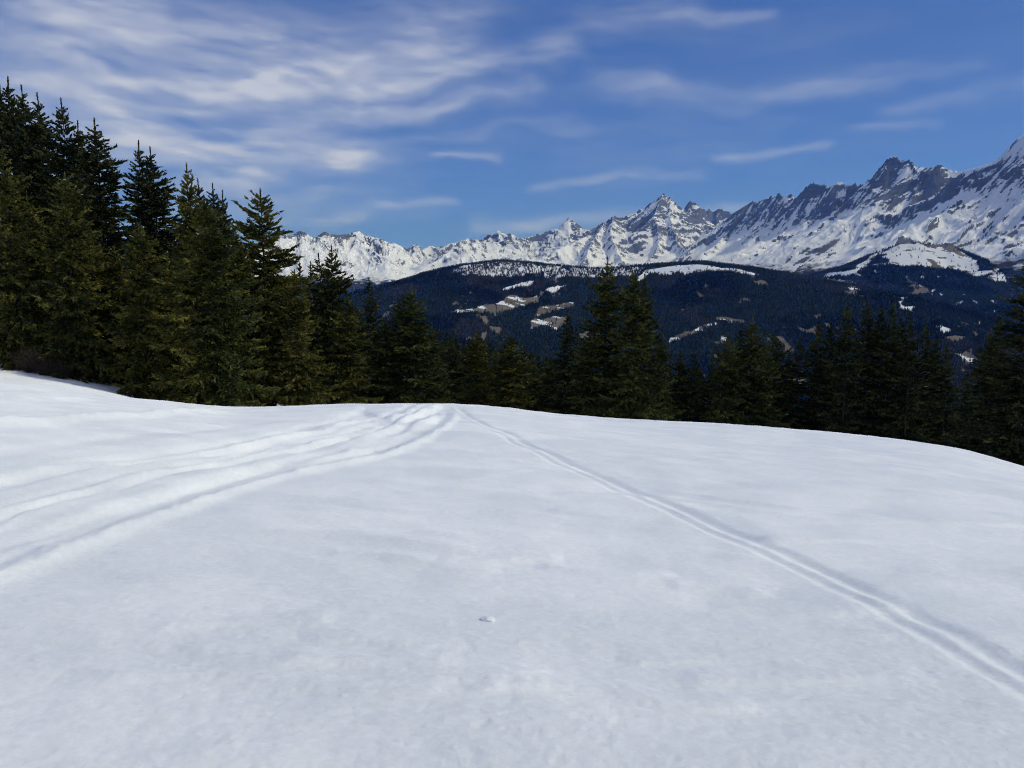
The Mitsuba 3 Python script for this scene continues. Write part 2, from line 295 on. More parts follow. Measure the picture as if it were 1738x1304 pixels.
# ---------------------------------------------------------------- the mountains: crest lines and spurs as surveyed points (x, y, height)
CRESTS = [
    [(-4105,12756,647),(-3987,13003,736),(-3815,13262,809),(-3769,13379,826),(-3625,13523,885),(-3559,13540,856),(-3419,13576,768),(-3352,13593,769),(-3282,13610,871),(-3243,13619,891),(-3186,13633,862),(-3094,13859,856),(-3007,14083,870),(-2894,14208,909),(-2811,14327,906),(-2677,14454,797),(-2503,14688,679),(-2444,15002,683),(-2378,15316,788),(-2219,15643,747),(-2131,15857,698),(-2015,16175,760),(-1859,16395,710),(-1721,16611,780),(-1617,16822,741),(-1398,16942,834),(-1159,17161,882),(-982,17472,976),(-862,17679,935),(-701,17986,991),(-573,18191,989),(-469,18394,1108),(-305,18497,1196),(-125,18600,1121),(-42,18600,1148),(85,18800,1091),(228,18999,1075),(489,19194,1142),(679,19288,1233),(852,19281,1233),(1073,19370,1310),(1231,19361,1366),(1395,19450,1572),(1526,19440,1515),(1671,19428,1399),(1861,19411,1198)],
    [(1517,17434,909),(1718,17918,1106),(1907,18200,1258),(2130,18377,1391),(2397,18546,1540),(2656,18611,1532),(2873,18680,1633),(3158,18736,1775),(3397,18694,1962),(3542,18667,2081),(3705,18635,1997),(3950,18585,1774),(4166,18538,1621)],
    [(4210,20063,1710),(4377,20027,1897),(4486,20003,2041),(4642,19967,2023),(4759,19940,1889),(4903,19905,1755),(4971,19888,1826),(5070,19863,1780),(5179,19835,1850),(5402,19775,1772),(5639,19709,1637),(5778,19669,1532)],
    [(4530,17007,1200),(4625,16670,1262),(4721,16331,1356),(4784,16313,1498),(4871,16183,1652),(4977,15941,1627),(5020,15823,1672),(5146,15572,1714),(5196,15344,1711),(5248,15221,1631),(5302,15096,1684),(5352,14972,1583),(5376,14857,1603),(5395,14744,1709),(5464,14505,1797),(5512,14272,1799),(5606,14021,1706),(5697,13768,1725),(5809,13504,1673),(5855,13265,1624),(5899,13027,1699),(5925,12795,1844),(5961,12667,1953),(5985,12546,1980),(6028,12414,1888),(6101,12266,1865),(6170,12120,1747),(6237,11973,1726),(6354,11798,1717),(6445,11748,1651),(6555,11572,1610),(6606,11428,1631),(6657,11166,1658),(6727,11007,1705),(6690,10795,1804),(6678,10566,1895),(6688,10442,1924),(6775,9905,2058),(6873,9095,2051),(6952,8395,1952)],
]
SPURS = [
    [(-2150,12415,-110),(-1822,12771,21),(-1620,13100,168),(-1456,13421,282),(-1282,13740,412),(-1060,14261,639),(-842,14976,792),(-627,15487,796),(-421,16495,885)],
    [(-2861,12271,93),(-2779,13006,390),(-2770,13723,665),(-2832,14323,895)],
    [(-3376,12139,183),(-3444,12950,532),(-3625,13523,875)],
    [(-2245,13616,307),(-1948,14469,433),(-1884,15284,571),(-2015,16175,760)],
    [(132,15999,574),(-87,16600,768),(-249,17498,938),(-305,18497,1196)],
    [(364,15596,351),(609,15888,499),(929,16274,668),(1340,16847,854),(1713,17717,1055)],
    [(842,18381,823),(1222,18961,1129),(1395,19450,1572)],
    [(2752,15965,419),(2981,16330,671),(3198,17002,1012),(3215,17710,1445),(3542,18667,2081)],
    [(2250,15639,294),(2185,16254,667),(2135,17067,1041),(2397,18546,1540)],
    [(1341,15342,288),(1558,15824,591),(1801,16804,938),(2130,18377,1391)],
    [(3546,16217,606),(3546,16831,940),(3612,17838,1455),(3705,18635,1997)],
    [(3518,14582,545),(3895,15003,727),(4336,15609,1021),(4871,16183,1652)],
    [(4187,14091,683),(4570,14497,949),(4922,15014,1280),(5196,15344,1711)],
    [(4310,13320,597),(4700,13612,861),(5100,14213,1316),(5464,14505,1797)],
    [(3478,12110,165),(4145,12216,366),(4830,12607,704),(5354,13260,1179),(5697,13768,1725)],
    [(3590,11031,18),(3980,11215,186),(4555,11425,512),(4990,11679,825),(5396,12047,1203),(5697,12349,1548),(5985,12546,1980)],
    [(4544,10564,199),(4922,10724,441),(5279,10999,720),(5611,11282,962),(5934,11679,1337),(6170,12120,1747)],
    [(5088,10090,378),(5394,10269,612),(5752,10532,860),(6163,10875,1166),(6606,11428,1631)],
    [(5381,9132,70),(5611,9345,350),(5886,9646,717),(6209,10034,1076),(6519,10430,1458),(6678,10566,1895)],
    [(5534,8568,66),(5747,8788,394),(5998,9101,810),(6417,9543,1266),(6775,9905,2058)],
    [(5635,7772,60),(5923,8057,481),(6381,8589,1139),(6873,9095,2051)],
]
HILL_NEAR = [(-1192,5061,-362),(-926,5320,-239),(-711,5555,-103),(-541,5775,10),(-424,5985,100),(-316,6092,143),(-89,6199,173),(145,6198,154),(374,6139,130),(644,6066,110),(869,6038,119),(1001,6017,132),(1252,5919,147),(1450,5822,154),(1627,5671,124),(1755,5528,72),(1945,5358,26),(2084,5198,2),(2224,4976,-51),(2303,4662,-167),(2335,4308,-308)]
HILL_FAR = [(2828,8122,2),(3235,8076,62),(3569,8153,148),(3854,8133,341),(4021,8108,400),(4165,8035,408),(4375,7865,370),(4463,7700,266),(4639,7595,160),(4819,7363,156),(5107,6920,208),(5372,6327,284)]


def ridge_height(x, y, line, fall, reach=6000.0, side=None):
    """Highest of z(t) - fall(distance) over the segments of one ridge line, and the distance to it."""
    L = np.array(line, float)
    best, near = np.full(x.shape, -9e3), np.full(x.shape, 9e9)
    sel = np.nonzero((x > L[:, 0].min() - reach) & (x < L[:, 0].max() + reach) & (y > L[:, 1].min() - reach) & (y < L[:, 1].max() + reach))[0]
    px, py = x[sel], y[sel]
    b, n = best[sel], near[sel]
    for (x0, y0, z0), (x1, y1, z1) in zip(L[:-1], L[1:]):
        dx, dy = x1 - x0, y1 - y0
        t = np.clip(((px - x0) * dx + (py - y0) * dy) / (dx * dx + dy * dy), 0, 1)
        d = np.hypot(px - x0 - t * dx, py - y0 - t * dy)
        b = np.maximum(b, z0 + (z1 - z0) * t - fall(d))
        n = np.minimum(n, d)
    best[sel], near[sel] = b, n
    return best, near


def range_height(x, y):
    wx = 190 * (fbm2(x / 900, y / 900, 4, 51) - 0.5) * 2
    wy = 190 * (fbm2(x / 900, y / 900, 4, 61) - 0.5) * 2
    h, near = np.full(x.shape, -900.0), np.full(x.shape, 9e9)
    for k, line in enumerate(CRESTS):
        soft = k == 0
        s1, s2, s3 = (0.55, 600.0, 0.36) if soft else (0.95, 700.0, 0.42)
        w = 0.12                                             # the crest keeps its surveyed line, the flanks are warped
        z, d = ridge_height(x + w * wx, y + w * wy, line, lambda q: s1 * s2 * (1 - np.exp(-q / s2)) + s3 * q)
        h, near = np.maximum(h, z), np.minimum(near, d)
    for k, line in enumerate(SPURS):
        soft = k < 6
        s1, s2, s3 = (0.30, 400.0, 0.33) if soft else (0.75, 420.0, 0.42)
        z, d = ridge_height(x + 0.5 * wx, y + 0.5 * wy, line, lambda q: s1 * s2 * (1 - np.exp(-q / s2)) + s3 * q, 3500)
        h, near = np.maximum(h, z), np.minimum(near, d + 60)
    far = 1 - np.exp(-near / 260)
    left = 1 / (1 + np.exp(-(x - 1400) / 450))               # granite needles on the right, broader slopes on the left
    u = x + 130 * (fbm2(x / 500, y / 500, 3, 131) - 0.5) * 2
    v = y + 130 * (fbm2(x / 500, y / 500, 3, 141) - 0.5) * 2
    # ribs and couloirs run down the fall line: to the lower left under the needles, towards the viewer and right on the far side
    along, down = -0.44 * u + 0.90 * v, -0.90 * u - 0.44 * v
    ribs = ridged(along / 800, down / 2600, 5, 5, 0.55) - 0.42
    along2, down2 = 0.93 * u + 0.37 * v, 0.37 * u - 0.93 * v
    ribs2 = ridged(along2 / 480, down2 / 1400, 5, 25, 0.60) - 0.42
    small = ridged(along / 260, down / 900, 4, 45, 0.6) - 0.42
    fine = ridged(u / 210 + 5, v / 210, 4, 15, 0.6) - 0.45
    rise = np.clip((h + 300) / 900, 0.25, 1.15)
    dome = np.clip((x - 6150) / 350, 0, 1) * np.clip((h - 1350) / 250, 0, 1)      # the highest summit is a smooth dome of ice
    h = h + (1 - 0.7 * dome) * rise * (left * (40 + 380 * far) * ribs + (1 - left) * (60 + 360 * far) * ribs2 + left * (20 + 110 * far) * small + (16 + 16 * far) * fine)
    spike = np.exp(-near / 70) * (18 + 42 * left) * (1 - 0.9 * dome)
    h = h + spike * (ridged(x / 95, y / 95, 2, 77) - 0.35)
    return h


az = np.arange(-21, 41.5, 0.06)
r = np.geomspace(8300, 21800, 330)
A, R = np.meshgrid(np.radians(az), r, indexing='ij')
X, Y = R * np.sin(A), R * np.cos(A)
Z = range_height(X.ravel(), Y.ravel())


def mountain_colour(p, n, uv):
    """Granite where it is too steep for snow, snow elsewhere; heather and dark wood below the tree line."""
    x, y, z = p.x, p.y, p.z
    a = mikit.fbm(x / 420, y / 420, z / 420, 4)
    b = mikit.fbm(x / 60, y / 60, z / 40, 3)
    right = mikit.smoothstep(700, 2600, x)
    s_, t_ = -0.44 * x + 0.90 * y, -0.90 * x - 0.44 * y         # runnels down the fall line hold snow between bare ribs
    warp = 160 * (a - 0.5)
    run = 0.40 * mikit.noise((s_ + warp) / 75, t_ / 420, z / 420) + 0.36 * mikit.noise((s_ + warp) / 27, t_ / 170, z / 170) + 0.24 * b
    run2 = 0.6 * mikit.noise((0.93 * x + 0.37 * y + warp) / 110, (0.37 * x - 0.93 * y) / 420, z / 320) + 0.4 * b
    run = dr.lerp(run2, run, right)
    v = 0.60 * n.z + (0.42 + 0.20 * mikit.smoothstep(800, 1300, z)) * (run - 0.5) + 0.30 * (a - 0.5)
    zz = z + 420 * (a - 0.5)
    high = mikit.smoothstep(800, 1350, zz) * right
    low = (1 - mikit.smoothstep(250, 600, zz)) * right
    hold = dr.lerp(0.368, 0.355, right) + 0.095 * high + 0.05 * low + 0.09 * (1 - right) * mikit.smoothstep(620, 880, z + 300 * (a - 0.5))
    hold = hold - 0.17 * mikit.smoothstep(1500, 1640, z) * mikit.smoothstep(6200, 6480, x)   # the ice cap of the highest summit
    snow = mikit.smoothstep(hold - 0.022, hold + 0.022, v)
    rock = mikit.mix((0.070, 0.080, 0.094), (0.175, 0.182, 0.198), mikit.fbm(x / 150, y / 150, z / 40, 3))
    c = mikit.mix(rock, (0.84, 0.86, 0.89), snow)
    line = dr.lerp(60.0, 190.0, right) + 330 * (a - 0.5) + 200 * (b - 0.5)
    wood = 1 - mikit.smoothstep(-60, 60, z - line)
    return mikit.mix(c, mikit.mix((0.018, 0.022, 0.016), (0.05, 0.042, 0.034), mikit.smoothstep(0.45, 0.65, a)), wood)


bsdf('mat_mountain', {'type': 'diffuse', 'reflectance': mikit.proc(mountain_colour)})
put('mountain_range', (np.stack([X.ravel(), Y.ravel(), Z], -1), grid_faces(*X.shape)[:, ::-1]), 'mat_mountain', smooth=False, kind='structure')


def mid_height(x, y):
    w = 120 * (fbm2(x / 1500, y / 1500, 3, 71) - 0.5) * 2
    h1, d1 = ridge_height(x + w, y, HILL_NEAR, lambda q: 0.27 * q - 60 * (1 - np.exp(-q / 500)) * np.exp(-q / 900), 9000)
    h2, d2 = ridge_height(x + w, y, HILL_FAR, lambda q: 0.40 * 900 * (1 - np.exp(-q / 900)) + 0.12 * q, 9000)
    lump = fbm2(x / 900, y / 900, 4, 81) - 0.5
    gully = ridged(x / 700, y / 700, 4, 91) - 0.4
    h1 = h1 + np.minimum(d1 / 300, 1) * (70 * lump + 45 * (ridged(x / 520, y / 1300, 4, 95) - 0.4))
    h2 = h2 + np.minimum(d2 / 200, 1) * (50 * lump + 80 * gully)
    floor = -760 + 60 * lump + 0.0 * x
    which = np.argmax(np.stack([floor, h1, h2]), 0)
    k = 25.0
    return np.maximum(np.maximum(h1, h2), floor), which, d1, d2



# ---------------------------------------------------------------- the wooded hills across the valley: clearings, meadows, woods, chalets
from shapely import Polygon, contains_xy, prepare

SNOW_CLEARINGS = [
    [(875,5549),(934,5707),(1005,5828),(1082,5815),(1224,5786),(1337,5713),(1434,5600),(1520,5514),(1597,5392),(1643,5261),(1641,5204),(1583,5231),(1498,5356),(1382,5456),(1303,5473),(1223,5460),(1178,5561),(1094,5605),(1063,5713),(1018,5749),(952,5608)],
    [(-60,5362),(24,5481),(79,5563),(160,5593),(129,5506),(45,5441),(-28,5349)],
    [(224,5396),(293,5460),(371,5520),(332,5431),(279,5349)],
    [(2394,4791),(2480,4860),(2545,4950),(2381,4720)], [(2359,4711),(2306,4567),(2374,4583),(2318,4499),(2271,4515)],
    [(2305,4214),(2352,4217),(2377,4169),(2308,4116)], [(2616,4390),(2704,4480),(2608,4347)], [(2234,3883),(2262,3810),(2238,3785)]]
MEADOWS = [
    [(-373,4774),(-326,4829),(-234,4832),(-183,4930),(-109,4973),(-35,5181),(11,5251),(90,5221),(171,5275),(180,5183),(119,5091),(56,5009),(-25,4862),(-103,4711),(-147,4753),(-230,4743),(-303,4750)],
    [(161,4958),(213,5039),(291,5050),(351,5096),(408,5139),(391,5012),(321,4932),(267,4958),(204,4815),(155,4759)],
    [(99,4651),(154,4721),(199,4695),(276,4785),(348,4773),(330,4669),(263,4546),(213,4609),(124,4559)],
    [(1194,4519),(1259,4532),(1332,4460),(1326,4429),(1247,4421),(1196,4456)],
    [(860,4212),(978,4269),(1091,4333),(1157,4386),(1155,4352),(1043,4267),(952,4222),(865,4188)],
    [(1075,4109),(1132,4171),(1147,4143),(1098,4099)], [(1584,4331),(1626,4246),(1698,4285),(1645,4194),(1587,4230)],
    [(2292,4046),(2398,4080),(2345,4007),(2287,4002)], [(2114,4984),(2190,5060),(2260,5020),(2049,4959)]]
SPARSE = [[(-456,5827),(-362,6089),(-88,6197),(374,6140),(956,6022),(1032,5935),(921,5795),(826,5734),(615,5781),(398,5809),(259,5631),(157,5792),(-38,5706),(-295,5668)]]
ALP_SNOW = [
    [(3808,8097),(4020,8107),(4165,8036),(4380,7877),(4446,7672),(4357,7266),(4225,7269),(4131,7400),(3950,7300),(3890,7476),(3707,7446),(3683,7630)],
    [(3573,7741),(3723,7719),(3923,7778),(4024,7844),(3993,7802),(3823,7711),(3641,7663),(3556,7677)],
    [(4270,7021),(4395,7099),(4494,7034),(4339,6865),(4282,6891)], [(3440,6091),(3609,6236),(3497,6077)],
    [(3144,7956),(3246,7676),(3330,7605),(3501,7869),(3779,8165),(3828,8142),(3722,7997),(3526,7792),(3329,7523),(3240,7523),(3111,7765)],
    [(4225,7269),(4397,7195),(4823,7369),(4802,7335),(4405,7116),(4186,7105)]]
ALP_MEADOW = [[(3661,7179),(3584,6865),(3546,6645),(3510,6563),(3377,6524),(3515,6880)], [(3074,7744),(3129,7524),(3176,7239),(3148,7024),(3060,7200),(3020,7500)]]


def inside_any(polys, x, y, wob=25.0):
    gx = x + wob * 2 * (fbm2(x / 70, y / 70, 3, 401) - 0.5) * 2
    gy = y + wob * 3 * (fbm2(x / 70, y / 70, 3, 411) - 0.5) * 2
    hit = np.zeros(x.shape, bool)
    for p in polys:
        q = Polygon(p).buffer(6)
        prepare(q)
        hit |= contains_xy(q, gx, gy)
    return hit


def cover(x, y, which):
    """0 wood, 1 snow, 2 meadow, 3 thin wood over snow, 4 valley floor."""
    c = np.where(which == 0, 4, 0)
    c[inside_any(SPARSE, x, y)] = 3
    c[inside_any(MEADOWS, x, y, 10)] = 2
    streak = fbm2(x / 60 + y / 60, (x - y) / 160, 3, 421)
    c[(c == 2) & (streak > 0.585)] = 1
    c[inside_any(SNOW_CLEARINGS, x, y, 12)] = 1
    alp = inside_any(ALP_SNOW, x, y, 20)
    broken = fbm2(x / 90, y / 260, 4, 431)
    c[alp & (broken > 0.36)] = 1
    c[alp & (broken <= 0.36)] = 2
    c[inside_any(ALP_MEADOW, x, y, 25)] = 2
    c[(which == 2) & (c == 0) & (fbm2(x / 55, y / 120, 3, 441) > 0.735)] = 1
    c[(which == 1) & (c == 0) & (fbm2(x / 80, y / 160, 3, 451) > 0.765)] = 2
    return c


maz = np.concatenate([np.arange(-50, -14, 0.5), np.arange(-14, 38, 0.105), np.arange(38, 55, 0.5)])
mr = np.geomspace(2600, 9500, 270)
MA, MR = np.meshgrid(np.radians(maz), mr, indexing='ij')
MX, MY = MR * np.sin(MA), MR * np.cos(MA)
MZ, which, MD1, MD2 = mid_height(MX.ravel(), MY.ravel())
MV = np.stack([MX.ravel(), MY.ravel(), MZ], -1)
MF = grid_faces(*MX.shape)[:, ::-1]
fc = MV[MF].mean(1)
fw = which[MF[:, 0]]
fcov = cover(fc[:, 0], fc[:, 1], fw)


def part_mesh(sel):
    f = MF[sel]
    used, inv = np.unique(f, return_inverse=True)
    return MV[used], inv.reshape(f.shape)


def wood_colour(p, n, uv):
    a = mikit.fbm(p.x / 260, p.y / 260, 0.0, 4)
    b = mikit.fbm(p.x / 35, p.y / 35, p.z / 35, 2)
    c = mikit.mix((0.006, 0.010, 0.008), (0.017, 0.023, 0.014), b)
    c = c * dr.lerp(0.55, 1.9, mikit.smoothstep(0.3, 0.7, mikit.fbm(p.x / 620 + 3, p.y / 420, 0.0, 3)))   # stands of different age
    return mikit.mix(c, (0.046, 0.040, 0.032), mikit.smoothstep(0.55, 0.70, a) * 0.7)


def meadow_colour(p, n, uv):
    a = mikit.fbm(p.x / 45, p.y / 45, 0.0, 4)
    b = mikit.fbm(p.x / 200, p.y / 120, 3.0, 3)
    return mikit.mix((0.13, 0.115, 0.085), (0.24, 0.20, 0.15), a) * (0.6 + 0.6 * b)


def hill_snow_colour(p, n, uv):
    a = mikit.fbm(p.x / 40, p.y / 70, p.z / 40, 4)
    return mikit.mix((0.83, 0.85, 0.88), (0.16, 0.14, 0.12), mikit.smoothstep(0.60, 0.72, a))


def valley_colour(p, n, uv):
    a = mikit.fbm(p.x / 240, p.y / 240, 0.0, 4)
    return mikit.mix(mikit.mix((0.014, 0.018, 0.012), (0.04, 0.036, 0.03), a), (0.10, 0.09, 0.075), mikit.smoothstep(0.55, 0.66, a))


bsdf('mat_wood_floor', {'type': 'diffuse', 'reflectance': mikit.proc(wood_colour)})
bsdf('mat_meadow', {'type': 'diffuse', 'reflectance': mikit.proc(meadow_colour)})
bsdf('mat_hill_snow', {'type': 'diffuse', 'reflectance': mikit.proc(hill_snow_colour)})
bsdf('mat_valley', {'type': 'diffuse', 'reflectance': mikit.proc(valley_colour)})
put('valley_floor', part_mesh(fcov == 4), 'mat_valley', smooth=True, kind='structure')
for k, name, text in ((1, 'wooded_hill', 'broad dark wooded hill across the valley with snow clearings and tan meadows'),
                      (2, 'far_hill', 'farther wooded hill at the right with a rounded snowy top')):
    on = fw == k
    put(name + '__woodland_floor', part_mesh(on & ((fcov == 0) | (fcov == 4))), 'mat_wood_floor', smooth=True)
    put(name + '__snow_clearing', part_mesh(on & ((fcov == 1) | (fcov == 3))), 'mat_hill_snow', smooth=True)
    put(name + '__meadow', part_mesh(on & (fcov == 2)), 'mat_meadow', smooth=True)
    tag(name, text, kind='structure')
plain = np.array([[-24000, -12000], [24000, -12000], [24000, 29000], [-24000, 29000]], float)
put('plain', (np.column_stack([plain, np.full(4, -985.0)]), np.array([[0, 1, 2], [0, 2, 3]])), 'mat_valley', kind='structure')


def wood(n, az0, az1, r0, r1, want, seed, hmin, hmax, slim):
    """One far-off wood: n candidate firs, each a small four-sided spire, standing where the ground is wooded."""
    g = np.random.default_rng(seed)
    a = np.radians(g.uniform(az0, az1, n))
    rr = np.sqrt(g.uniform(r0**2, r1**2, n))
    x, y = rr * np.sin(a), rr * np.cos(a)
    z, w, _, _ = mid_height(x, y)
    c = cover(x, y, w)
    thin = g.random(n)
    keep = (w == want) & ((c == 0) | ((c == 3) & (thin < 0.42) & (fbm2(x / 120, y / 120, 3, 461) > 0.36)) | ((c == 2) & (thin < 0.03)) | ((c == 1) & (thin < 0.015)))
    keep &= (want == 1) | (z < 300) | (thin < 0.35)             # few trees reach the alp
    x, y, z = x[keep], y[keep], z[keep]
    m = len(x)
    h = g.uniform(hmin, hmax, m)
    q = h * slim * g.uniform(0.8, 1.25, m)
    ang = g.uniform(0, 6.28, m)
    top = np.stack([x + g.normal(0, .4, m), y, z + h], -1)
    rim = [np.stack([x + q * np.cos(ang + k * 2.0944), y + q * np.sin(ang + k * 2.0944), z - 1.5], -1) for k in range(3)]
    v = np.stack([top] + rim, 1).reshape(-1, 3)
    b = np.arange(m)[:, None] * 4
    f = np.concatenate([b + np.array([[0, 1, 2]]), b + np.array([[0, 2, 3]]), b + np.array([[0, 3, 1]])])
    return v, f


put('hill_wood', wood(120000, -13, 36, 3300, 6600, 1, 5, 14, 25, 0.24), 'mat_wood_floor', label='dense dark fir wood covering the near hill across the valley', category='wood', kind='stuff')
put('far_hill_wood', wood(60000, 15, 37, 6000, 9300, 2, 6, 16, 28, 0.30), 'mat_wood_floor', label='dark blue fir wood on the slopes of the farther hill', category='wood', kind='stuff')

# ---------------------------------------------------------------- the spruces
def needle_colour(p, n, uv):
    a = mikit.fbm(p.x / 1.3, p.y / 1.3, p.z / 0.9, 3)
    b = mikit.noise(p.x / 0.22, p.y / 0.22, p.z / 0.22)
    c = mikit.mix((0.026, 0.036, 0.012), (0.165, 0.160, 0.050), mikit.smoothstep(0.30, 0.75, 0.65 * a + 0.35 * b))
    d = mikit.noise(p.x / 9.0, p.y / 9.0, 0.0)                    # whole trees differ a little: some browner, some bluer
    return c * mikit.mix((1.15, 1.10, 0.95), (0.66, 0.78, 0.86), mikit.smoothstep(0.3, 0.7, d))


def shaded_needle_colour(p, n, uv):
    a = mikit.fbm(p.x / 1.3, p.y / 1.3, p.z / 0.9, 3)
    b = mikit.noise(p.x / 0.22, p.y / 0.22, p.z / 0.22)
    return mikit.mix((0.014, 0.022, 0.012), (0.095, 0.102, 0.042), mikit.smoothstep(0.32, 0.78, 0.65 * a + 0.35 * b))   # darker, bluer copy of the needles, with shade put into the colour


def bark_colour(p, n, uv):
    a = mikit.fbm(p.x / 0.12, p.y / 0.12, p.z / 0.5, 3)
    return mikit.mix((0.025, 0.021, 0.018), (0.085, 0.075, 0.065), a)


bsdf('mat_needles', {'type': 'twosided', 'nested': {'type': 'diffuse', 'reflectance': mikit.proc(needle_colour)}})
bsdf('mat_shaded_needles', {'type': 'twosided', 'nested': {'type': 'diffuse', 'reflectance': mikit.proc(shaded_needle_colour)}})
bsdf('mat_bark', {'type': 'diffuse', 'reflectance': mikit.proc(bark_colour)})
bsdf('mat_grey_wood', {'type': 'diffuse', 'reflectance': rgb(.26, .245, .23)})


def taper_tube(points, radii, sides=7):
    p = np.asarray(points, float)
    r = np.asarray(radii, float)
    t = np.gradient(p, axis=0)
    t /= np.linalg.norm(t, axis=1, keepdims=True) + 1e-12
    a = np.cross(t, np.where(np.abs(t[:, 2:]) < 0.9, [0, 0, 1.0], [1.0, 0, 0]))
    a /= np.linalg.norm(a, axis=1, keepdims=True) + 1e-12
    b, ang = np.cross(t, a), np.arange(sides) * 2 * np.pi / sides
    v = p[:, None] + r[:, None, None] * (np.cos(ang)[None, :, None] * a[:, None] + np.sin(ang)[None, :, None] * b[:, None])
    i, j = np.meshgrid(np.arange(len(p) - 1), np.arange(sides), indexing='ij')
    k = (j + 1) % sides
    q = np.stack([i * sides + j, i * sides + k, (i + 1) * sides + k, (i + 1) * sides + j], -1).reshape(-1, 4)
    return v.reshape(-1, 3), np.vstack([q[:, [0, 1, 2]], q[:, [0, 2, 3]]])


def join(parts):
    vs, fs, at = [], [], 0
    for v, f in parts:
        vs.append(v)
        fs.append(f + at)
        at += len(v)
    return np.vstack(vs), np.vstack(fs)


def unit(v):
    return v / (np.linalg.norm(v, axis=-1, keepdims=True) + 1e-9)


class Needles:
    """Collects narrow pointed sprays of needles; a brush is a twig clothed with them all round."""

    def __init__(self, g):
        self.g, self.v = g, []

    def brush(self, p0, p1, p2, step, length, width, spread=0.95, lift=0.10):
        """Twigs as curves through p0, p1, p2 (n x 3); step (n) between sprays along them."""
        g = self.g
        d = np.linalg.norm(p2 - p0, axis=1)
        m = np.maximum(3, (d / step).astype(int))
        i = np.repeat(np.arange(len(p0)), m)
        u = g.uniform(0.04, 1.0, len(i))[:, None]
        c = (1 - u) ** 2 * p0[i] + 2 * u * (1 - u) * p1[i] + u * u * p2[i]
        t = unit(2 * (1 - u) * (p1[i] - p0[i]) + 2 * u * (p2[i] - p1[i]))
        r = unit(np.cross(t, g.normal(0, 1, (len(i), 3))))
        k = g.uniform(0.25, 1.0, (len(i), 1)) * spread
        a = unit(t + r * k + [0, 0, lift])
        s = unit(np.cross(a, g.normal(0, 1, (len(i), 3))))
        L = (length[i] * g.uniform(0.6, 1.2, len(i)))[:, None]
        W = (width[i] * g.uniform(0.7, 1.2, len(i)))[:, None]
        self.v.append(np.stack([c + s * W, c - s * W, c + a * L], 1).reshape(-1, 3))

    def mesh(self):
        v = np.vstack(self.v)
        return v, np.arange(len(v)).reshape(-1, 3)


